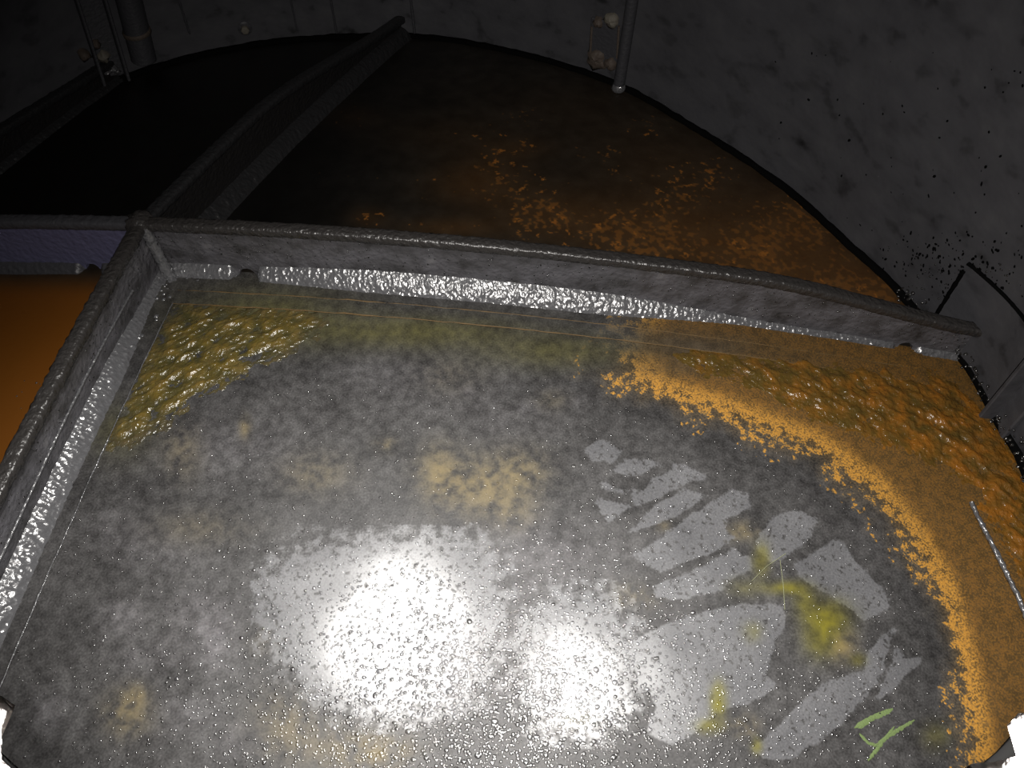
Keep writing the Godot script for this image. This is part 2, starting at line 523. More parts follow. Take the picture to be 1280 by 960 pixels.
func floor_maps(x0: float, z0: float, sx: float, sz: float, w: int, h: int, front: bool) -> Dictionary:
	var cw := int(sx / 0.0055)
	var ch := int(sz / 0.0055)
	var film := PackedByteArray()
	var ochre := PackedByteArray()
	var green := PackedByteArray()
	var orange := PackedByteArray()
	var light := PackedByteArray()
	var bare := PackedByteArray()
	for q in [film, ochre, green, orange, light, bare]:
		q.resize(cw * ch)
	var polys := film_polys()
	var boxes := []
	for k in polys:
		var r := Rect2(k[0], Vector2.ZERO)
		for e in k:
			r = r.expand(e)
		boxes.append(r.grow(8))
	var och := [[600, 608, 52, 34, 0.62], [548, 588, 24, 30, 0.5], [655, 588, 32, 24, 0.42], [158, 892, 26, 26, 0.6], [172, 868, 14, 14, 0.4], [782, 748, 30, 16, 0.5], [395, 592, 40, 24, 0.3], [482, 556, 14, 10, 0.4], [360, 905, 40, 40, 0.36], [440, 940, 60, 30, 0.34], [928, 664, 20, 12, 0.5], [228, 562, 22, 34, 0.3], [306, 535, 7, 14, 0.5], [250, 660, 60, 20, 0.2], [640, 640, 30, 20, 0.3], [335, 800, 18, 20, 0.3], [690, 500, 20, 12, 0.2], [560, 470, 40, 20, 0.15], [480, 940, 40, 20, 0.3], [1052, 806, 17, 19, 0.75], [929, 907, 17, 13, 0.6], [830, 655, 12, 8, 0.4]]
	var grn := [[1006, 752, 14, 18, 0.5], [1034, 772, 26, 20, 0.85], [1026, 800, 20, 22, 0.65], [990, 735, 18, 9, 0.4], [952, 700, 10, 20, 0.6], [976, 735, 26, 8, 0.45], [898, 876, 9, 20, 1.0], [886, 908, 16, 9, 0.6], [946, 932, 7, 10, 0.6], [940, 790, 12, 12, 0.3], [1072, 825, 10, 8, 0.5], [1170, 920, 18, 18, 0.3], [720, 900, 20, 12, 0.1], [930, 735, 20, 12, 0.25], [330, 395, 100, 34, 0.35], [520, 415, 130, 20, 0.35], [700, 440, 90, 20, 0.3], [150, 540, 40, 34, 0.2]]
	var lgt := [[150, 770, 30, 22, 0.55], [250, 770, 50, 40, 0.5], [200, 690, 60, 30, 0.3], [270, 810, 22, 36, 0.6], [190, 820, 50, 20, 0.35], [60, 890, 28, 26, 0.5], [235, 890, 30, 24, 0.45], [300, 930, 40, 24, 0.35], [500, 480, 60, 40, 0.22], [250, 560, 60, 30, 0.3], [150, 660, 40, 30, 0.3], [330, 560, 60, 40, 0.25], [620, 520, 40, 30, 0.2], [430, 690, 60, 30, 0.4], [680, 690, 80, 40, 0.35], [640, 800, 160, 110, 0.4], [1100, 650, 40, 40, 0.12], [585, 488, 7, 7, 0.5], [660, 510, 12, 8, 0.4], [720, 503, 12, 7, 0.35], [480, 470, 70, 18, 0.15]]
	var specks := [[585, 235, 60, 26, 0.55], [560, 285, 60, 14, 0.62], [460, 272, 26, 14, 0.5], [680, 265, 80, 34, 0.55], [610, 210, 60, 24, 0.38], [650, 185, 44, 14, 0.34], [800, 290, 110, 40, 0.55], [560, 170, 90, 26, 0.28], [440, 145, 40, 16, 0.25], [930, 330, 120, 50, 0.66], [1050, 345, 90, 40, 0.85], [900, 250, 140, 60, 0.42], [1000, 280, 60, 40, 0.55], [820, 190, 120, 50, 0.3], [700, 130, 120, 40, 0.22], [1110, 372, 30, 22, 0.9]]
	for iy in ch:
		for ix in cw:
			var x := x0 + (ix + 0.5) * sx / cw
			var z := z0 + (iy + 0.5) * sz / ch
			var p := to_px(Vector3(x, floor_y(x, z), z))
			var k := iy * cw + ix
			if front:
				var sd := -9.0
				for b in polys.size():
					if boxes[b].has_point(p):
						sd = maxf(sd, poly_sd(p, polys[b]) * (1.0 if b < polys.size() - 2 else 0.085))
				film[k] = int(clampf(0.5 + sd / 16.0, 0.0, 1.0) * 255)
				ochre[k] = int(blobs(p, och) * 255)
				green[k] = int(blobs(p, grn) * 255)
				bare[k] = int(blobs(p, [[740, 425, 130, 26, 1.0], [600, 412, 130, 26, 0.8], [890, 436, 90, 18, 0.75], [860, 462, 60, 12, 0.5], [1000, 452, 60, 14, 0.35]]) * 255)
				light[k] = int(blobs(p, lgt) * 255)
				var e := line_sd(p, edge_line)
				e = lerpf(-65.0, e, smoothstep(560.0, 900.0, p.x + (p.y - 450.0) * 1.6))
				orange[k] = int(clampf(0.5 + e / 130.0, 0.0, 1.0) * 255)
			else:
				orange[k] = int(blobs(p, specks) * 255)
				green[k] = int((1.0 - smoothstep(330.0, 560.0, p.x + (p.y - 200.0) * 0.3)) * smoothstep(330.0, 290.0, p.y) * 255)
				ochre[k] = int(clampf((210.0 - p.x) / 60.0, 0.0, 1.0) * smoothstep(330.0, 372.0, p.y) * 255)
	var bf := bytes_of(film, cw, ch, w, h)
	var bo := bytes_of(ochre, cw, ch, w, h)
	var bg := bytes_of(green, cw, ch, w, h)
	var br := bytes_of(orange, cw, ch, w, h)
	var bb := bytes_of(bare, cw, ch, w, h)
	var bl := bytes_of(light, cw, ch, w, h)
	var n1 := noise_bytes(21, 0.05, 4, w, h)
	var n2 := noise_bytes(22, 0.3, 2, w, h)
	var n3 := noise_bytes(23, 0.075, 1, w, h, FastNoiseLite.TYPE_CELLULAR)
	var n4 := noise_bytes(24, 0.011, 4, w, h)
	var n6 := noise_bytes(26, 0.055 if front else 0.13, 3, w, h)
	var n5 := noise_bytes(25, 0.16 if front else 0.1, 1, w, h, FastNoiseLite.TYPE_CELLULAR)
	var alb := PackedByteArray()
	var rgh := PackedByteArray()
	var hgt := PackedByteArray()
	alb.resize(w * h * 3)
	rgh.resize(w * h)
	hgt.resize(w * h)
	var coat := PackedByteArray()
	coat.resize(w * h)
	for k in w * h:
		var a := n1[k] / 255.0
		var f := n2[k] / 255.0
		var big := n4[k] / 255.0
		var r := 47.0 + 20.0 * (big - 0.5) + 22.0 * (a - 0.5) + 34.0 * (f - 0.5)
		var g := r - 1.0
		var b := r - 1.0
		var ro := 0.52 + 0.2 * (a - 0.5)
		var he := 0.4 + 0.25 * (a - 0.5) + 0.12 * (f - 0.5)
		var o := br[k] / 255.0
		if front:
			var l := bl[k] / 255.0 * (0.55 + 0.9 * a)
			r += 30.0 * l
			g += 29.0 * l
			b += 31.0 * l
			var oc := bo[k] / 255.0 * smoothstep(0.2, 0.75, a * 0.6 + big * 0.5)
			r = lerpf(r, 108.0, oc)
			g = lerpf(g, 93.0, oc)
			b = lerpf(b, 58.0, oc)
			var fi := smoothstep(0.39, 0.61, bf[k] / 255.0 + (a - 0.5) * 0.36 + (f - 0.5) * 0.12)
			if n3[k] < 34 or (n5[k] < 26 and big > 0.5):
				fi *= 0.15
			if fi > 0.0:
				var tone := 82.0 + 26.0 * (f - 0.5) + 20.0 * (big - 0.5)  # lighter grey paints in part of the film's reflected sheen
				r = lerpf(r, tone, fi * 0.9)
				g = lerpf(g, tone, fi * 0.9)
				b = lerpf(b, tone + 2.0, fi * 0.9)
				ro = lerpf(ro, 0.36, fi)
				coat[k] = int(fi * 255.0)
				he = lerpf(he, 0.55 + 0.06 * (f - 0.5), fi)
			var gr := bg[k] / 255.0 * (0.55 + 0.7 * a)
			gr = clampf(gr, 0.0, 1.0)
			r = lerpf(r, 88.0, gr)
			g = lerpf(g, 82.0, gr)
			b = lerpf(b, 14.0, gr)
			# rust dust beyond the clean middle of the plate: flaky at its edge, thick and even further out
			var e := (o - 0.5) * 130.0
			if e > -34.0:
				var dens := smoothstep(-30.0, 8.0, e + (big - 0.5) * 46.0) * 0.5 + smoothstep(4.0, 34.0, e) * 0.42
				var m := smoothstep(0.52, 0.62, dens + (a - 0.5) * 0.75 + (f - 0.5) * 0.4)
				var soft := clampf(dens * 0.6, 0.0, 1.0)
				m = maxf(m, soft * 0.6)
				if n3[k] < 40 and e > -26.0 and big > 0.45:
					m = 1.0
				var far := smoothstep(24.0, 46.0, e)
				m *= 1.0 - 0.35 * far
				m *= 0.35 + 0.65 * smoothstep(0.0, 0.05, absf(n6[k] / 255.0 - 0.5)) * smoothstep(0.3, 0.5, f * 0.7 + a * 0.3)
				m *= 1.0 - far * 0.8 * smoothstep(0.55, 0.4, f * 0.6 + a * 0.4)
				var wet := bb[k] / 255.0
				m *= 1.0 - 0.85 * wet
				var under := smoothstep(-6.0, 40.0, e) * (0.75 - 0.4 * wet)
				r = lerpf(r, 76.0, under)
				g = lerpf(g, 56.0, under)
				b = lerpf(b, 26.0, under)
				r = lerpf(r, 148.0 - 40.0 * far + 44.0 * (f - 0.5), m)
				g = lerpf(g, 106.0 - 33.0 * far + 34.0 * (f - 0.5), m)
				b = lerpf(b, 42.0 - 16.0 * far + 10.0 * (f - 0.5), m)
				ro = lerpf(ro, 0.6, m)
				he += 0.2 * m
		else:
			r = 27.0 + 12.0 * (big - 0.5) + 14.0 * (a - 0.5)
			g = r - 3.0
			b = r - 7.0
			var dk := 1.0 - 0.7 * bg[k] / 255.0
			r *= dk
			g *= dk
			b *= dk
			var m := smoothstep(0.5, 0.62, o * 0.5 + (n6[k] / 255.0 - 0.5) * 0.9 + (big - 0.5) * 0.5 + 0.04)
			m = maxf(m * 0.6, o * 0.4)
			if n3[k] < 24 and o > 0.3 and big > 0.5:
				m = 0.9
			r = lerpf(r, 130.0 + 20.0 * (f - 0.5), m)
			g = lerpf(g, 80.0 + 16.0 * (f - 0.5), m)
			b = lerpf(b, 28.0, m)
			ro = 0.5 + 0.12 * m
			var pool := bo[k] / 255.0
			r = lerpf(r, 92.0, pool)
			g = lerpf(g, 53.0, pool)
			b = lerpf(b, 10.0, pool)
		alb[k * 3] = int(clampf(r, 0, 255))
		alb[k * 3 + 1] = int(clampf(g, 0, 255))
		alb[k * 3 + 2] = int(clampf(b, 0, 255))
		rgh[k] = int(clampf(ro, 0.05, 1.0) * 255)
		hgt[k] = int(clampf(he, 0.0, 1.0) * 255)
	var ai := Image.create_from_data(w, h, false, Image.FORMAT_RGB8, alb)
	if front:
		return {"albedo": ai, "rough": Image.create_from_data(w, h, false, Image.FORMAT_L8, rgh), "height": Image.create_from_data(w, h, false, Image.FORMAT_L8, hgt), "film": Image.create_from_data(w, h, false, Image.FORMAT_L8, coat)}
	return {"albedo": ai, "rough": Image.create_from_data(w, h, false, Image.FORMAT_L8, rgh), "height": Image.create_from_data(w, h, false, Image.FORMAT_L8, hgt)}

func floor_mat(d: Dictionary, depth: float) -> StandardMaterial3D:
	var m := mat(Color.WHITE, 1.0, 0.4)
	if d.has("film"):
		m.clearcoat_enabled = true
		m.clearcoat = 1.0
		m.clearcoat_roughness = 0.27
		m.clearcoat_texture = ImageTexture.create_from_image(d.film)
	m.albedo_texture = ImageTexture.create_from_image(d.albedo)
	m.roughness_texture = ImageTexture.create_from_image(d.rough)
	m.roughness_texture_channel = BaseMaterial3D.TEXTURE_CHANNEL_RED
	m.heightmap_enabled = true
	m.heightmap_texture = ImageTexture.create_from_image(d.height)
	m.heightmap_scale = depth
	m.texture_repeat = false
	return m

# sludge: a lumpy sheet over a traced outline, on a plan grid
func sludge(called: String, poly: PackedVector2Array, thick: float, col: Callable, label: String, freq: float, feather: float, turn: float) -> MeshInstance3D:
	var lo := Vector2(1e9, 1e9)
	var hi := -lo
	for p in poly:
		var q := fp(p.x, p.y)
		lo = lo.min(Vector2(q.x, q.z))
		hi = hi.max(Vector2(q.x, q.z))
	lo -= Vector2.ONE * 0.01
	hi += Vector2.ONE * 0.01
	var step := 0.0036
	var nx := int((hi.x - lo.x) / step)
	var nz := int((hi.y - lo.y) / step)
	var ids := PackedInt32Array()
	ids.resize((nx + 1) * (nz + 1))
	ids.fill(-1)
	var m := M.new()
	m.colored = true
	for ix in nx + 1:
		for iz in nz + 1:
			var x := lo.x + ix * step
			var z := lo.y + iz * step
			var a := atan2(z - CZ, x - CX)
			if Vector2(x - CX, z - CZ).length() > wall_r(a) - 0.004:
				continue
			var y := floor_y(x, z)
			var p := to_px(Vector3(x, y, z))
			var sd := poly_sd(p, poly) + noise.get_noise_2d(x * 60, z * 60) * 9.0
			if sd < -5.0:
				continue
			var e := smoothstep(-5.0, feather, sd)
			var rip := noise.get_noise_2d((x * cos(turn) + z * sin(turn)) * freq, (z * cos(turn) - x * sin(turn)) * freq * 3.2)
			var h := -0.0015 + e * (thick * (0.55 + 0.5 * noise.get_noise_2d(x * 22, z * 22)) + thick * 0.5 * rip + 0.0012 * noise2.get_noise_2d(x * 150, z * 150))
			ids[ix * (nz + 1) + iz] = m.v.size()
			m.v.append(Vector3(x, y + h, z))
			m.n.append(Vector3.ZERO)
			m.uv.append(Vector2(x, z))
			m.c.append(col.call(p, x, z, rip))
	var t := PackedInt32Array()
	for ix in nx:
		for iz in nz:
			var a := ids[ix * (nz + 1) + iz]
			var b := ids[ix * (nz + 1) + iz + 1]
			var c := ids[(ix + 1) * (nz + 1) + iz + 1]
			var d := ids[(ix + 1) * (nz + 1) + iz]
			if a >= 0 and b >= 0 and c >= 0 and d >= 0:
				t.append_array([a, b, d, b, c, d])
	m.add_tris(t, 0, Vector3.UP)
	var o := obj(called, m, mats.sludge)
	tag(o, label, "sludge", "rust sludge on the floor", "stuff")
	return o

func dome_mesh(m: Material, flat: float) -> ArrayMesh:
	var b := M.new()
	b.lathe(Vector3.ZERO, Basis.IDENTITY, PackedVector2Array([Vector2(1.0, -0.08), Vector2(0.92, 0.28 * flat), Vector2(0.66, 0.68 * flat), Vector2(0.34, 0.92 * flat), Vector2(0.001, flat)]), 9)
	return b.mesh(m)

func scatter(called: String, mesh: ArrayMesh, xf: Array, cols: PackedColorArray, label: String, category: String, parent: Node3D = self) -> void:
	var mm := MultiMesh.new()
	mm.transform_format = MultiMesh.TRANSFORM_3D
	mm.use_colors = cols.size() > 0
	mm.mesh = mesh
	mm.instance_count = xf.size()
	for k in xf.size():
		mm.set_instance_transform(k, xf[k])
		if cols.size() > 0:
			mm.set_instance_color(k, cols[k])
	var o := MultiMeshInstance3D.new()
	o.multimesh = mm
	o.name = numbered(called) if parent == self else called
	parent.add_child(o, true)
	o.set_meta("kind", "stuff")
	if parent == self:
		tag(o, label, category, "", "stuff")

func line3(a: Array, lift: float, step := 0.006) -> PackedVector3Array:
	var r := PackedVector3Array()
	for k in range(0, a.size() - 2, 2):
		var p := fp(a[k], a[k + 1], lift)
		var q := fp(a[k + 2], a[k + 3], lift)
		var n := maxi(1, int(p.distance_to(q) / step))
		for i in n:
			r.append(p.lerp(q, float(i) / n))
	r.append(fp(a[a.size() - 2], a[a.size() - 1], lift))
	return r

# ------------------------------------------------------------------ scene
func _ready() -> void:
	# camera, exposure, lamps
	var cam := Camera3D.new()
	cam.name = "camera"
	cam.fov = rad_to_deg(2.0 * atan(480.0 / F))
	cam.position = EYE
	cam.rotation.x = -PITCH
	cam.near = 0.02
	add_child(cam)
	cam.current = true
	var env := Environment.new()
	env.background_mode = Environment.BG_COLOR
	env.background_color = Color(0, 0, 0)
	env.tonemap_mode = Environment.TONE_MAPPER_LINEAR
	env.tonemap_exposure = 0.82
	env.sdfgi_enabled = true
	env.ssao_enabled = true
	env.ssil_enabled = true
	var we := WorldEnvironment.new()
	we.name = "environment"
	we.environment = env
	add_child(we)
	noise.seed = 3
	noise.frequency = 1.0
	noise.fractal_octaves = 3
	noise2.seed = 5
	noise2.frequency = 1.0
	noise2.fractal_octaves = 2
	rng.seed = 77
	var flash := SpotLight3D.new()
	flash.name = "camera_flash"
	flash.position = EYE + Vector3(-0.015, 0.03, 0.0)
	add_child(flash)
	flash.look_at(fp(750, 690), Vector3.UP)
	flash.light_color = Color(1.0, 0.98, 0.96)
	flash.light_energy = 4.2
	flash.spot_range = 8.0
	flash.spot_attenuation = 2.0
	flash.spot_angle = 57.0
	flash.spot_angle_attenuation = 1.0
	flash.light_size = 0.02
	flash.shadow_enabled = true
	for k in 2:
		var lamp := SpotLight3D.new()
		lamp.name = "work_lamp_light" if k == 0 else "work_lamp_light_001"
		lamp.position = lamp_spot(k)
		add_child(lamp)
		lamp.rotation.x = -PI / 2 - 0.25
		lamp.light_color = Color(1.0, 0.99, 0.97)
		lamp.light_energy = [3.3, 2.0][k]
		lamp.spot_range = 6.0
		lamp.spot_attenuation = 2.0
		lamp.spot_angle = 47.0
		lamp.spot_angle_attenuation = 1.0
		lamp.light_size = 0.035
		lamp.shadow_enabled = true

	# the wall's plan, a little out of round
	var rp := pts([0, 182, 75, 136, 150, 100, 240, 72, 350, 52, 450, 46, 530, 47, 620, 61, 700, 81, 780, 110, 860, 155, 940, 205, 1000, 250, 1060, 305, 1110, 350, 1145, 388, 1215, 465, 1250, 530, 1280, 580])
	for p in rp:
		var q := fp(p.x, p.y)
		rim_a.append(atan2(q.z - CZ, q.x - CX))
		rim_r.append(Vector2(q.x - CX, q.z - CZ).length())
	edge_line = pts([560, 452, 660, 458, 740, 478, 830, 505, 930, 538, 1010, 568, 1080, 618, 1130, 680, 1165, 740, 1185, 810, 1200, 880, 1212, 960, 1220, 1040])
	make_materials()
	build_shell()
	build_beams()
	build_wall_fittings()
	build_floor_things()
	build_hatch()

# a lamp hangs where its mirror image in the plate falls on the bright patch
func lamp_spot(k: int) -> Vector3:
	var p := fp([500.0, 722.0][k], [800.0, 862.0][k])
	var n := Vector3(2 * CROWN * (p.x - CX) / (RAD * RAD), 1, 2 * CROWN * (p.z - CZ) / (RAD * RAD)).normalized()
	var v := (EYE - p).normalized()
	var l := 2.0 * n.dot(v) * n - v
	return p + l * (1.28 - p.y) / l.y

func build_shell() -> void:
	# floor plates: four quarters between the beams, the front one with its own closer map
	var fl := Node3D.new()
	fl.name = "floor"
	fl.set_meta("kind", "structure")
	fl.set_meta("label", "domed dark steel tank floor, wet and stained with rust")
	add_child(fl)
	var fx := [-1.0, -1.5, 2.1, 1.5]
	var d := floor_maps(fx[0], fx[1], fx[2], fx[3], 1536, 1098, true)
	var bx := [-2.0, -2.5, 3.3, 2.5]
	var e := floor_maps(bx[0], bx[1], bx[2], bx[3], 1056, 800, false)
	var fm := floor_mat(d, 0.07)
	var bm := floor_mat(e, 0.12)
	mats.front_floor = fm
	front_albedo = d.albedo
	var ma := main_line()
	var o: Vector2 = ma[0]
	var u: Vector2 = ma[1]
	var w: Vector2 = ma[2]
	for k in 4:
		var s := [-1.0, 1.0][k % 2] as float
		var t := [-1.0, 1.0][k / 2] as float
		var isfront := k == 3
		var m := M.new()
		var n := 130 if isfront else 70
		var lx := 2.1 if s > 0 else 1.6
		m.grid(n, n, func(i: int, j: int):
			var q: Vector2 = o + u * (s * lx * i / n) + w * (t * 1.9 * j / n)
			var r := Vector2(q.x - CX, q.y - CZ)
			var lim := wall_r(atan2(r.y, r.x)) + 0.02
			if r.length() > lim:
				q = Vector2(CX, CZ) + r.normalized() * lim
			return Vector3(q.x, floor_y(q.x, q.y) + noise.get_noise_2d(q.x * 5, q.y * 5) * 0.0016, q.y), Vector3.UP,
			func(p: Vector3):
				var bb := fx if isfront else bx
				return Vector2((p.x - bb[0]) / bb[2], (p.z - bb[1]) / bb[3]))
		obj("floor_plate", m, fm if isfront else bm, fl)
	# underside of the floor
	var un := M.new()
	un.grid(4, 64, func(i: int, j: int):
		var a := -PI + TAU * j / 64.0
		var r := (wall_r(a) + 0.02) * i / 4.0
		return Vector3(CX + cos(a) * r, floor_y(CX + cos(a) * r, CZ + sin(a) * r) - 0.02, CZ + sin(a) * r), Vector3.DOWN)
	obj("floor_underside", un, mats.dark, fl)
	# shell wall with thickness
	var wl := M.new()
	wl.grid(180, 40, func(i: int, j: int):
		var a := -PI + TAU * (i % 180) / 180.0
		var y := lerpf(-0.08, 3.4, pow(j / 40.0, 1.3))
		var p := wall_at(a, y)
		return wall_at(a, y, noise.get_noise_3d(p.x * 3, p.y * 3, p.z * 3) * 0.004), Vector3.ZERO)
	# the inner face looks inwards
	for k in wl.n.size():
		wl.n[k] = -wl.n[k]
	wl.seam(0, 180, 40, false)
	for k in range(0, wl.idx.size(), 3):
		var q := wl.idx[k + 1]
		wl.idx[k + 1] = wl.idx[k + 2]
		wl.idx[k + 2] = q
	wl.grid(90, 2, func(i: int, j: int): return wall_at(-PI + TAU * (i % 90) / 90.0, lerpf(-0.08, 3.4, j / 2.0), -0.02))
	var wo := obj("wall_shell", wl, mats.wall)
	tag(wo, "dark grey curved steel wall of the tank", "", "", "structure")
	# bead where wall and floor meet
	var bd := M.new()
	var ps := PackedVector3Array()
	for k in 361:
		var a := -PI + TAU * k / 360.0
		var q := wall_at(a, 0, 0.004)
		ps.append(Vector3(q.x, floor_y(q.x, q.z) + 0.002, q.z))
	bd.tube(ps, func(i: int, j: int): return 0.011 + 0.004 * noise.get_noise_2d((i % 360) * 0.9, j * 2.0), 8, false)
	tag(obj("trim_1", bd, mats.rubber), "dark weld bead where the tank wall meets the floor", "", "", "structure")

var front_albedo: Image

# the beams' grid: origin at the junction, unit along the long beam to the right, unit towards the front
func main_line() -> Array:
	var p := fp(240, 353)
	var q := fp(1000, 427)
	var u := Vector2(q.x - p.x, q.z - p.z).normalized()
	var a := fp(190, 403)
	var b := fp(20, 770)
	var w := Vector2(b.x - a.x, b.z - a.z).normalized()
	# where the two foot lines cross, moved to the beams' middle lines
	var n1 := Vector2(-u.y, u.x)
	var n2 := Vector2(w.y, -w.x)
	var c1 := n1.dot(Vector2(p.x, p.z)) - 0.036
	var c2 := n2.dot(Vector2(a.x, a.z)) - 0.036
	var det := n1.x * n2.y - n1.y * n2.x
	var o := Vector2((c1 * n2.y - c2 * n1.y) / det, (n1.x * c2 - n2.x * c1) / det)
	return [o, u, w]

func to_wall(o: Vector2, d: Vector2) -> float:
	var t := 0.0
	while t < 4.0:
		var q := o + d * t - Vector2(CX, CZ)
		if q.length() > wall_r(atan2(q.y, q.x)) + 0.004:
			return t
		t += 0.002
	return t

func build_beams() -> void:
	var ma := main_line()
	var o: Vector2 = ma[0]
	var u: Vector2 = ma[1]
	var w: Vector2 = ma[2]
	var n1 := Vector2(-u.y, u.x)
	if n1.dot(w) < 0:
		n1 = -n1
	var n2 := Vector2(w.y, -w.x)
	if n2.dot(u) < 0:
		n2 = -n2
	var lr := to_wall(o, u)
	var t := thing("stiffener_beam", "long grey wet beam crossing the tank floor from the beam joint to the right wall", "beam", "beams welded on the tank floor")
	var hole := fp(310, 344)
	var hole_r := fp(1132, 440)
	beam(t, o, o + u * lr, n1, func(s: float): return 0.145 - 0.045 * smoothstep(lr - 0.5, lr, s), [[(Vector2(hole.x, hole.z) - o).dot(u), 0.017], [(Vector2(hole_r.x, hole_r.z) - o).dot(u), 0.016]],
		func(s: float): return lerpf(0.03, 0.042, smoothstep(0.15, 0.5, s)) * (1.0 - 0.65 * smoothstep(0.85, 1.35, s)), mats.beam)
	var ll := to_wall(o, -u)
	t = thing("stiffener_beam", "bluish beam continuing left of the beam joint behind the orange pool", "beam", "beams welded on the tank floor")
	var hl := fp(112, 345)
	beam(t, o, o - u * ll, n1, func(s: float): return 0.145 - 0.05 * smoothstep(ll - 0.3, ll, s), [[(Vector2(hl.x, hl.z) - o).dot(-u), 0.015]], func(_s): return 0.022, mats.beam_blue, 1.0, mats.fitting)
	var lf := to_wall(o, w)
	t = thing("stiffener_beam", "grey wet beam running from the beam joint towards the lower left, with a bright wet foot", "beam", "beams welded on the tank floor")
	beam(t, o + w * 0.006, o + w * lf, n2, func(s: float): return 0.145 + 0.0 * s, [], func(s: float): return lerpf(0.02, 0.036, smoothstep(0.05, 0.3, s)), mats.beam, 1.3)
	var rid := M.new()
	var ps := PackedVector3Array()
	var n := 90
	for i in n + 1:
		var q := o + w * lerpf(0.12, 0.95, float(i) / n) + n2 * 0.0075
		ps.append(Vector3(q.x, floor_y(q.x, q.y) + 0.062 + 0.004 * sin(i * 0.07), q.y))
	rid.tube(ps, func(i: int, _j: int): return 0.0024 + 0.001 * noise.get_noise_1d(i * 7.0), 6)
	obj("paint_ridge", rid, mats.weld, t)
	# back beam and the one parallel to it further left
	var bb := fp(500, 46)
	var b0 := o - w * 0.006
	var bdir := (Vector2(bb.x, bb.z) - b0).normalized()
	var nb := Vector2(-bdir.y, bdir.x)
	if nb.dot(u) < 0:
		nb = -nb
	var lb := to_wall(b0, bdir)
	t = thing("stiffener_beam", "dark beam running from the beam joint to the far wall", "beam", "beams welded on the tank floor")
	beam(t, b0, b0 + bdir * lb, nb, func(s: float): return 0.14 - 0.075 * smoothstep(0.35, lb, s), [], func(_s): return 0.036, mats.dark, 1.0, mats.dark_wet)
	var c := fp(148, 100)
	var c1 := Vector2(c.x, c.z)
	var foot := c1
	for k in 2000:
		var q := c1 - bdir * (k * 0.001)
		if (q - o).dot(n1) > -0.01:
			break
		foot = q
	t = thing("stiffener_beam", "black beam at the far left that ends under the left wall bracket", "beam", "beams welded on the tank floor")
	var lc := foot.distance_to(c1)
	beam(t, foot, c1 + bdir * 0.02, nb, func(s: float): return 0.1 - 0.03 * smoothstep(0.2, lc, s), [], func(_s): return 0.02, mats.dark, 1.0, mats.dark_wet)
	# weld lumps at the joint
	t = thing("joint_weld", "lumpy shiny weld where the beams meet", "weld")
	var jw := M.new()
	var vs := PackedVector3Array()
	for i in 22:
		var q := o + n1 * (0.012 + 0.02 * pow(1.0 - i / 21.0, 2.0)) + n2 * (0.014 + 0.02 * pow(1.0 - i / 21.0, 2.0))
		vs.append(Vector3(q.x, floor_y(q.x, q.y) + 0.135 * i / 21.0, q.y))
	jw.tube(vs, func(i: int, j: int): return 0.012 + 0.006 * noise.get_noise_2d(i * 3.3, j * 2.1), 10)
	obj("upright_bead", jw, mats.weld, t)
	var cap := M.new()
	cap.lathe(Vector3(o.x, floor_y(o.x, o.y) + 0.132, o.y), Basis.IDENTITY, PackedVector2Array([Vector2(0.027, -0.012), Vector2(0.029, 0.004), Vector2(0.022, 0.014), Vector2(0.01, 0.018), Vector2(0.0005, 0.019)]), 18, func(i: int, j: int): return 0.005 * noise.get_noise_2d(i * 2.0, j * 1.7))
	obj("weld_cap", cap, mats.bulb, t)
	var bl := M.new()
	for i in 90:
		var q := o + n1 * (0.014 + 0.25 * pow(rng.randf(), 2.0)) + n2 * (0.016 + 0.12 * pow(rng.randf(), 2.0))
		if minf((q - o).dot(n1), (q - o).dot(n2)) > 0.05:
			continue
		var r := rng.randf_range(0.002, 0.007)
		bl.lathe(Vector3(q.x, floor_y(q.x, q.y), q.y), Basis.IDENTITY, PackedVector2Array([Vector2(r, -0.002), Vector2(r * 0.9, r * 0.5), Vector2(r * 0.4, r * 0.9), Vector2(0.0002, r)]), 8)
	var spat := obj("spatter", bl, mats.weld, t)
	spat.set_meta("kind", "stuff")
	# backing strips along the feet
	var fl: Node3D = get_node("floor")
	strip(fl, "backing_strip", o + u * 0.03, o + u * 1.6, n1, 0.02, 0.098, 0.003, mats.front_floor, mats.rustline)
	strip(fl, "backing_strip", o + u * 0.03, o + u * 1.6, n1, 0.02, 0.062, 0.0055, mats.front_floor, mats.rustline)
	strip(fl, "backing_strip", o + w * 0.05, o + w * 1.25, n2, 0.02, 0.06, 0.004, mats.front_floor, mats.weld)

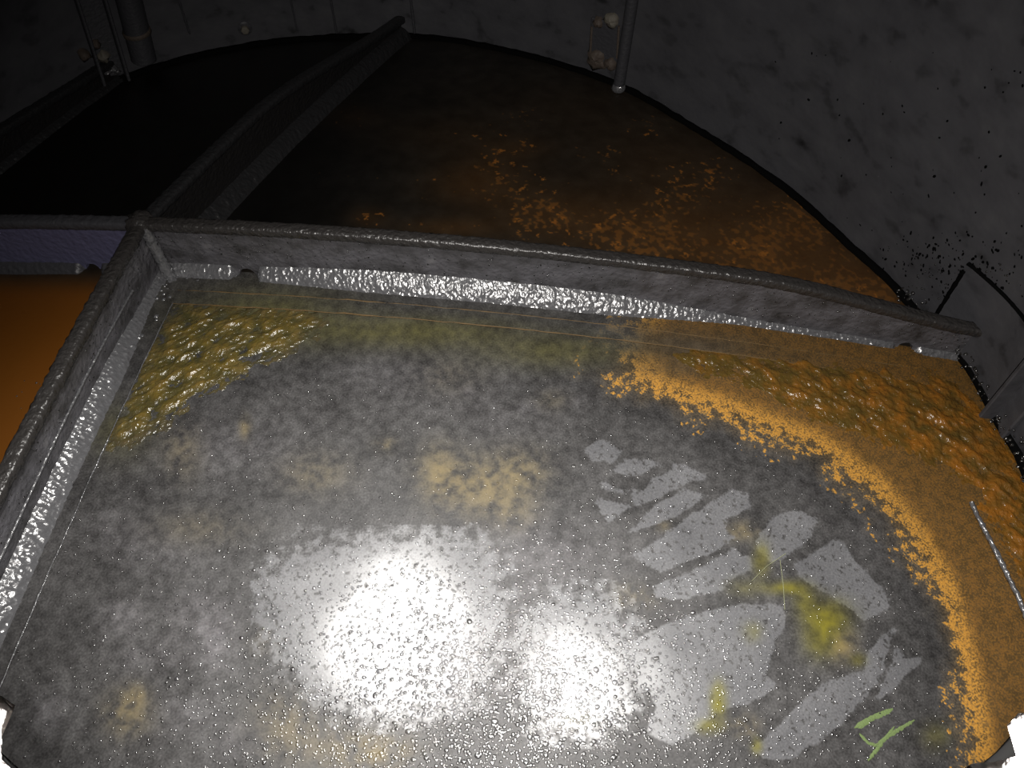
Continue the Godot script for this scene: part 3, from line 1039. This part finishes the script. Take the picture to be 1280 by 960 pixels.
func build_wall_fittings() -> void:
	# conduit pipe on the far wall
	var a := wp(778, 108)
	var t := thing("wall_pipe", "slim vertical pipe on the far wall beside a pale clamp", "pipe", "pipes on the far wall")
	var q := wp(795, 2)
	var m := M.new()
	var ps := PackedVector3Array()
	for k in 60:
		ps.append(wall_at(lerpf(a.x, q.x, k / 59.0 * 3.0), lerpf(a.y + 0.004, a.y + (q.y - a.y) * 3.0, k / 59.0), 0.024))
	m.tube(ps, 0.0155, 14)
	obj("pipe", m, mats.fitting, t)
	m = M.new()
	m.lathe(wall_at(a.x, a.y + 0.006, 0.024), Basis.IDENTITY, PackedVector2Array([Vector2(0.018, 0.0), Vector2(0.02, 0.006), Vector2(0.017, 0.016), Vector2(0.0155, 0.018)]), 14)
	obj("foot_ring", m, mats.weld, t)
	# clamp plate with pale sealing lumps
	var c := wp(757, 52)
	var c1 := wp(740, 74)
	var cw := absf(wall_at(wp(777, 52).x, 0).distance_to(wall_at(wp(740, 52).x, 0)))
	var chh := absf(wp(757, 74).y - wp(757, 20).y)
	var bs := wall_basis(c.x)
	t = thing("clamp_plate", "small rectangular wall plate with a pale lump at its upper corner beside the slim pipe", "plate")
	m = M.new()
	m.box(wall_at(c.x, c.y, 0.004), Vector3(cw, chh, 0.01), bs, 0.003)
	obj("plate", m, mats.fitting, t)
	for k in [[766, 24, 0.02, 0.03, "pale"], [750, 26, 0.014, 0.016, "tan"], [748, 72, 0.03, 0.02, "tan"], [765, 78, 0.018, 0.014, "tan"]]:
		var w := wp(k[0], k[1])
		m = M.new()
		m.lathe(wall_at(w.x, w.y, 0.006), wall_basis(w.x) * Basis(Vector3.RIGHT, PI / 2), PackedVector2Array([Vector2(k[2], -0.004), Vector2(k[2] * 0.95, 0.006), Vector2(k[2] * 0.6, 0.012), Vector2(0.0005, 0.014)]), 14, func(i: int, j: int): return k[2] * 0.35 * noise.get_noise_2d(i * 1.3 + k[0], j * 0.8))
		obj("sealing_lump", m, mats[k[4]], t)
	for sx in [742, 776]:
		var w0 := wp(sx, 30)
		var w1 := wp(sx - 2, 70)
		m = M.new()
		m.tube(PackedVector3Array([wall_at(w0.x, w0.y, 0.011), wall_at(w1.x, w1.y, 0.011)]), 0.0035, 6)
		obj("edge_outline", m, mats.tan, t)
	# thin seams running up the wall
	for k in [[519, 45, 514, 1, 0.004], [237, 42, 226, 8, 0.003], [372, 40, 364, 2, 0.0025], [421, 42, 414, 2, 0.003]]:
		var w0 := wp(k[0], k[1])
		var w1 := wp(k[2], k[3])
		m = M.new()
		var pp := PackedVector3Array()
		for i in 40:
			pp.append(wall_at(lerpf(w0.x, w1.x, i / 39.0 * 3.0), lerpf(w0.y, w0.y + (w1.y - w0.y) * 3.0, i / 39.0), 0.002))
		m.tube(pp, func(i: int, _j: int): return k[4] * (1.0 + 0.5 * noise.get_noise_1d(i * 3.0 + k[0])), 6)
		obj("weld_seam", m, mats.fitting, get_node("wall_shell"))
	# bolt head
	var b := wp(306, 35)
	t = thing("wall_bolt", "single small bolt on the far wall above the dark floor", "bolt")
	m = M.new()
	m.lathe(wall_at(b.x, b.y, 0.0), wall_basis(b.x) * Basis(Vector3.RIGHT, PI / 2), PackedVector2Array([Vector2(0.02, 0.0), Vector2(0.02, 0.004), Vector2(0.0005, 0.005)]), 20)
	obj("washer", m, mats.fitting, t)
	m = M.new()
	m.lathe(wall_at(b.x, b.y, 0.004), wall_basis(b.x) * Basis(Vector3.RIGHT, PI / 2), PackedVector2Array([Vector2(0.012, 0.0), Vector2(0.012, 0.01), Vector2(0.0105, 0.012), Vector2(0.0005, 0.012)]), 6)
	obj("hex_head", m, mats.pale, t)
	# capped stub of a pipe on the left
	var s := wp(176, 66)
	var s1 := wp(160, 2)
	t = thing("wall_pipe", "thick dark pipe end on the left part of the far wall", "pipe", "pipes on the far wall")
	m = M.new()
	ps = PackedVector3Array()
	for k in 60:
		ps.append(wall_at(lerpf(s.x, s1.x, k / 59.0 * 3.0), lerpf(s.y, s.y + (s1.y - s.y) * 3.0, k / 59.0), 0.034))
	m.tube(ps, 0.033, 18)
	obj("pipe", m, mats.fitting, t)
	m = M.new()
	var bp := wall_at(lerpf(s.x, s1.x, 0.55), lerpf(s.y, s1.y, 0.55), 0.034)
	m.lathe(bp, Basis.IDENTITY, PackedVector2Array([Vector2(0.033, -0.006), Vector2(0.037, -0.004), Vector2(0.037, 0.004), Vector2(0.033, 0.006)]), 18)
	obj("pipe_band", m, mats.tan, t)
	# ladder bracket at the left
	var r0 := wp(140, 92)
	var r1 := wp(112, 2)
	t = thing("wall_bracket", "upright dark channel bracket with crusty pale lumps at the far left wall", "bracket")
	var mid := wall_at((r0.x + r1.x) / 2, (r0.y + r1.y) / 2, 0.0)
	var up := (wall_at(r1.x, r1.y) - wall_at(r0.x, r0.y)).normalized()
	var ln := wall_at(r1.x, r1.y).distance_to(wall_at(r0.x, r0.y))
	var wb := wall_basis((r0.x + r1.x) / 2)
	var bb := Basis(up.cross(wb.z).normalized(), up, wb.z)
	m = M.new()
	m.box(mid + wb.z * 0.008 + up * ln * 0.5, Vector3(0.07, ln * 2.0, 0.012), bb, 0.003)
	obj("back_plate", m, mats.fitting, t)
	for e in [-1.0, 1.0]:
		m = M.new()
		m.box(mid + bb.x * e * 0.032 + wb.z * 0.03 + up * ln * 0.5, Vector3(0.008, ln * 2.0, 0.05), bb, 0.002)
		obj("flange", m, mats.fitting, t)
	for k in [[128, 67, 0.016, "pale"], [118, 52, 0.012, "tan"], [140, 82, 0.012, "weld"], [132, 86, 0.012, "weld"], [144, 84, 0.009, "weld"], [104, 66, 0.015, "tan"]]:
		var w := wp(k[0], k[1])
		m = M.new()
		m.lathe(wall_at(w.x, w.y, 0.014), wall_basis(w.x) * Basis(Vector3.RIGHT, PI / 2), PackedVector2Array([Vector2(k[2], -0.012), Vector2(k[2], 0.002), Vector2(k[2] * 0.5, 0.012), Vector2(0.0005, 0.014)]), 12, func(i: int, j: int): return k[2] * 0.4 * noise.get_noise_2d(i * 1.3 + k[0], j * 0.9))
		obj("crust_lump", m, mats[k[3]], t)
	# doubler plate on the right wall where the long beam ends
	t = thing("doubler_plate", "square grey doubler plate on the right wall where the long beam ends", "plate")
	var d0 := wp(1168, 398)
	var d1 := wp(1222, 337)
	var e0 := wp(1242, 500)
	m = M.new()
	var n := 14
	var top := d1.y
	for f in [[0.007, Vector3(-1, 0, 0)]]:
		m.grid(n, 8, func(i: int, j: int): return wall_at(lerpf(d0.x, e0.x, float(i) / n), lerpf(-0.03, top - (0.02 if i == 0 or i == n else 0.0), j / 8.0), 0.008), f[1])
	m.grid(n, 1, func(i: int, j: int): return wall_at(lerpf(d0.x, e0.x, float(i) / n), top - (0.02 if i == 0 or i == n else 0.0), 0.008 * (1 - j) - 0.002), Vector3.UP)
	for i in [0, n]:
		m.grid(1, 8, func(k: int, j: int): return wall_at(lerpf(d0.x, e0.x, float(i) / n), lerpf(-0.03, top - 0.02, j / 8.0), 0.008 * (1 - k) - 0.002), Vector3(0, 0, -1.0 if i == 0 else 1.0))
	obj("plate", m, mats.wall, t)
	for f in [[d0.x, d0.x], [d0.x, e0.x], [e0.x, e0.x]]:  # dark tubes draw in the shadow and crud along the plate's edges
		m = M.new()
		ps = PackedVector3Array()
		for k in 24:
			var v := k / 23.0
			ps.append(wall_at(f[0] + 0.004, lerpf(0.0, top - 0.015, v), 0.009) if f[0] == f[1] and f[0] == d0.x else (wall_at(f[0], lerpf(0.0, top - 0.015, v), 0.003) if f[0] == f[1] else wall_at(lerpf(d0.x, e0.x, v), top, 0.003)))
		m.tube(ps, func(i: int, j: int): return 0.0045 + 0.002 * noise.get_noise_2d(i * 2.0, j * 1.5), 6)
		obj("edge_outline", m, mats.rubber, t)
	# angle foot beyond it
	t = thing("wall_angle", "short steel angle standing against the right wall near the frame edge", "bracket")
	var g0 := wp(1252, 502)
	m = M.new()
	m.box(wall_at(g0.x + 0.03, 0.13, 0.006), Vector3(0.05, 0.32, 0.012), wall_basis(g0.x + 0.03), 0.003)
	obj("wall_leg", m, mats.wall, t)
	m = M.new()
	m.box(wall_at(g0.x + 0.012, 0.13, 0.022), Vector3(0.009, 0.32, 0.036), wall_basis(g0.x + 0.012), 0.002)
	obj("free_leg", m, mats.wall, t)
	# wet crumbs along the corner of wall and floor on the right
	var xf := []
	for k in 260:
		var v := rng.randf()
		var px := lerpf(1130, 1290, v)
		var py := lerpf(375, 600, pow(v, 1.2))
		var w := wp(px, py)
		var aa := w.x + rng.randfn() * 0.01
		var r := rng.randf_range(0.0016, 0.0045)
		var p := wall_at(aa, 0.0, rng.randf_range(0.0, 0.022))
		p.y = floor_y(p.x, p.z) + absf(rng.randfn()) * 0.018
		xf.append(Transform3D(Basis.from_euler(Vector3(rng.randf() * 6, rng.randf() * 6, 0)).scaled(Vector3.ONE * r), p))
	for k in 150:
		var w := wp(rng.randf_range(1130, 1280), rng.randf_range(330, 500))
		if w.y < 0.01 or w.y > 0.5:
			continue
		var r := rng.randf_range(0.001, 0.0025)
		xf.append(Transform3D((wall_basis(w.x) * Basis(Vector3.RIGHT, PI / 2)).scaled(Vector3.ONE * r), wall_at(w.x, w.y, 0.002)))
	var gx := []
	for k in 330:
		var px := 1190.0 + rng.randfn() * 42.0
		var py := 335.0 + rng.randfn() * 24.0 + (px - 1190.0) * 0.15
		if k % 4 == 0:
			px = rng.randf_range(960, 1280)
			py = rng.randf_range(60, 420)
		var w := wp(px, py)
		if w.y < 0.02 or w.y > 1.6:
			continue
		var r := rng.randf_range(0.0009, 0.0032)
		gx.append(Transform3D((wall_basis(w.x) * Basis(Vector3.RIGHT, PI / 2) * Basis(Vector3.UP, rng.randf() * 6.0)).scaled_local(Vector3(r * rng.randf_range(0.6, 2.0), r * 0.5, r)), wall_at(w.x, w.y, 0.0015)))
	scatter("grime_specks", dome_mesh(mats.rubber, 0.5), gx, PackedColorArray(), "black grime specks clustered on the wall above the doubler plate", "grime")
	scatter("wet_crumbs", dome_mesh(mats.crumb, 0.8), xf, PackedColorArray(), "black wet crumbs glinting along the foot of the right wall", "crumbs")

func build_floor_things() -> void:
	var right := pts([905, 428, 1000, 433, 1100, 440, 1205, 464, 1255, 535, 1320, 640, 1340, 800, 1285, 760, 1258, 705, 1230, 650, 1190, 606, 1140, 578, 1085, 558, 1030, 540, 960, 506, 890, 480, 830, 455, 820, 432])
	sludge("rust_sludge", right, 0.011, func(p: Vector2, x: float, z: float, rip: float):
		var k := clampf(0.5 + noise.get_noise_2d(x * 18, z * 18) * 0.9 + (p.x - 1100.0) / 500.0, 0.0, 1.0)
		var c := Color8(72, 56, 22).lerp(Color8(116, 74, 22), k)
		c = c.lerp(Color8(64, 54, 26), clampf(0.12 + noise2.get_noise_2d(x * 40, z * 40) * 0.5 - rip * 0.7, 0.0, 0.6))
		return c.srgb_to_linear(), "glossy orange rust sludge heaped along the right wall in front of the long beam", 14.0, 44.0, 0.75)
	var corner := pts([218, 366, 300, 366, 400, 374, 425, 398, 405, 430, 335, 468, 245, 520, 165, 565, 110, 590, 128, 520, 150, 468, 180, 420])
	sludge("rust_sludge", corner, 0.008, func(p: Vector2, x: float, z: float, rip: float):
		var k := clampf(0.55 + noise.get_noise_2d(x * 22, z * 22) * 1.1, 0.0, 1.0)
		var c := Color8(54, 50, 30).lerp(Color8(88, 73, 34), k)
		c = c.lerp(Color8(62, 58, 36), clampf(0.2 + noise2.get_noise_2d(x * 40, z * 40) * 0.5 - rip * 0.8, 0.0, 0.7))
		c = c.lerp(Color8(52, 50, 46), 0.85 * (1.0 - smoothstep(-4.0, 34.0, poly_sd(p, corner))))
		return c.srgb_to_linear(), "wrinkled yellow brown sludge in the corner below the beam joint", 16.0, 40.0, -0.62)
	# shiny seam inside the sludge at the right edge
	var m := M.new()
	m.tube(line3([1214, 628, 1222, 645, 1240, 680, 1258, 716, 1274, 748, 1290, 790], 0.006), func(i: int, j: int): return 0.0045 + 0.0025 * noise.get_noise_2d(i * 3.1, j * 1.9), 8)
	tag(obj("wet_seam", m, mats.weld), "shiny wet ridge between the orange sludge and the dusty floor at the right edge", "seam")
	# droplets and blisters on the front plate
	var xf := []
	var cols := PackedColorArray()
	var tries := 0
	while xf.size() < 9000 and tries < 60000:
		tries += 1
		var px := rng.randf_range(20, 1200)
		var py := rng.randf_range(470, 980)
		var dens := 0.05 + 0.95 * exp(-pow((px - 620.0) / 270.0, 2.0) - pow((py - 880.0) / 150.0, 2.0))
		var dd := Vector2(px, py)
		if line_sd(dd, edge_line) > -10.0:
			continue
		if rng.randf() > dens:
			continue
		var q := fp(px, py)
		var r := rng.randf_range(0.0009, 0.0021) * (1.0 + 0.9 * dens * rng.randf())
		if rng.randf() < 0.04:
			r *= 1.5
		xf.append(Transform3D(Basis(Vector3.UP, rng.randf() * 6.0).scaled(Vector3(r * rng.randf_range(0.8, 1.3), r, r)), q + Vector3.UP * 0.0006))
		var c := front_albedo.get_pixel(clampi(int((q.x + 1.0) / 2.1 * 1536), 0, 1535), clampi(int((q.z + 1.5) / 1.5 * 1098), 0, 1097))
		cols.append(c.srgb_to_linear())
	scatter("water_droplets", dome_mesh(mats.drop, 0.3), xf, cols, "water droplets beaded on the bright middle of the floor", "droplets")
	# chalk scrawl
	var t := thing("chalk_mark", "pale green chalk scrawl on the grey floor at the lower right", "mark")
	for s in [[1068, 910, 1090, 897, 1116, 886, 0.0058], [1074, 917, 1086, 929, 1099, 932, 0.0035], [1092, 934, 1112, 918, 1143, 900, 0.0042], [1118, 908, 1104, 926, 1085, 951, 0.0036]]:
		m = M.new()
		var l := line3(s.slice(0, 6), 0.0006, 0.003)
		var sd := (l[l.size() - 1] - l[0]).cross(Vector3.UP).normalized()
		m.grid(l.size() - 1, 4, func(i: int, j: int):
			var w: float = s[6] * (0.9 + 0.5 * noise.get_noise_1d(i * 2.7 + s[0])) * (0.3 + 0.7 * smoothstep(0.0, 0.15, float(i) / l.size()) * smoothstep(1.0, 0.8, float(i) / l.size()))
			return l[i] + sd * w * (j / 2.0 - 1.0) + Vector3.UP * (0.0006 if j in [1, 2, 3] else -0.0008), Vector3.UP)
		obj("stroke", m, mats.chalk, t)
	# two loose fibres
	m = M.new()
	m.tube(line3([975, 700, 979, 730, 981, 762], 0.001), 0.0005, 5)
	tag(obj("fibre", m, mats.thread), "thin pale fibre lying straight beside the yellow green stain", "fibre", "loose pale fibres")
	m = M.new()
	m.tube(line3([940, 726, 958, 708, 982, 692], 0.001), 0.0005, 5)
	tag(obj("fibre", m, mats.thread), "thin pale fibre lying slantwise above the yellow green stain", "fibre", "loose pale fibres")

func build_hatch() -> void:
	# the sloping roof with the hatch that the picture is taken through
	var fw := Vector3(0, -sin(PITCH), -cos(PITCH))
	var up := Vector3(0, cos(PITCH), -sin(PITCH))
	var c := EYE + fw * 0.25 + up * 0.038 + Vector3.RIGHT * -0.004
	var bs := Basis(Vector3.RIGHT, -fw, -up)
	var hole := 0.222
	var m := M.new()
	var pr := PackedVector2Array([Vector2(hole, 0.0), Vector2(hole + 0.003, 0.002), Vector2(0.5, 0.002), Vector2(3.2, 0.002), Vector2(3.2, -0.009), Vector2(0.5, -0.009), Vector2(hole + 0.003, -0.009), Vector2(hole, -0.006), Vector2(hole, 0.0)])
	m.lathe(c, bs, pr, 96)
	tag(obj("ceiling", m, mats.wall), "sloping steel roof plate of the tank with the round hatch", "", "", "structure")
	var t := thing("hatch_rim", "white crusty hatch rim close to the viewer in both lower corners", "rim")
	m = M.new()
	m.lathe(c, bs, PackedVector2Array([Vector2(0.226, 0.0022), Vector2(0.2095, 0.0022), Vector2(0.2068, 0.003), Vector2(0.2064, 0.0045), Vector2(0.2085, 0.007), Vector2(0.226, 0.007)]), 160, func(i: int, j: int): return 0.0006 * noise.get_noise_2d(i * 1.0, j * 0.6))
	obj("rubber_seal", m, mats.rubber, t)
	m = M.new()
	m.lathe(c, bs, PackedVector2Array([Vector2(0.214, 0.0065), Vector2(0.207, 0.0075), Vector2(0.2045, 0.011), Vector2(0.206, 0.016), Vector2(0.212, 0.019), Vector2(0.235, 0.018), Vector2(0.26, 0.013), Vector2(0.262, 0.004)]), 260, func(i: int, j: int): return (0.0085 * noise.get_noise_2d(i * 0.7, j * 0.21) + 0.004 * noise2.get_noise_2d(i * 1.3, j * 0.6)) * (1.0 if i in [1, 2, 3, 4] else 0.25) - (0.0095 * exp(-pow((j / 260.0 * 360.0 - 137.5) / 2.6, 2.0)) if i in [1, 2, 3] else 0.0))
	obj("white_crust", m, mats.white_paint, t)
	# two hanging work lamps above the plate
	for k in 2:
		var p := lamp_spot(k) + Vector3.UP * 0.012
		t = thing("work_lamp", ["left", "right"][k] + " hanging work lamp under the roof, beside the hatch, above the bright patch of floor", "lamp", "hanging work lamps")
		m = M.new()
		m.lathe(p, Basis.IDENTITY, PackedVector2Array([Vector2(0.06, 0.0), Vector2(0.062, 0.002), Vector2(0.045, 0.045), Vector2(0.02, 0.06), Vector2(0.015, 0.1), Vector2(0.0005, 0.102)]), 24)
		obj("lamp_hood", m, mats.rubber, t)
		m = M.new()
		m.lathe(p, Basis.IDENTITY, PackedVector2Array([Vector2(0.0005, -0.002), Vector2(0.02, 0.002), Vector2(0.026, 0.016), Vector2(0.018, 0.035), Vector2(0.0005, 0.04)]), 18)
		var gm := mat(Color8(250, 248, 240), 0.4)
		gm.emission_enabled = true
		gm.emission = Color(1.0, 0.98, 0.95)
		gm.emission_energy_multiplier = 1.5
		obj("lamp_bulb", m, gm, t)
		m = M.new()
		var roof_y := c.y + (c.z - p.z) * (cos(PITCH) / sin(PITCH))
		m.tube(PackedVector3Array([p + Vector3.UP * 0.1, Vector3(p.x, maxf(roof_y, p.y + 0.12), p.z)]), 0.004, 8)
		obj("lamp_cord", m, mats.rubber, t)
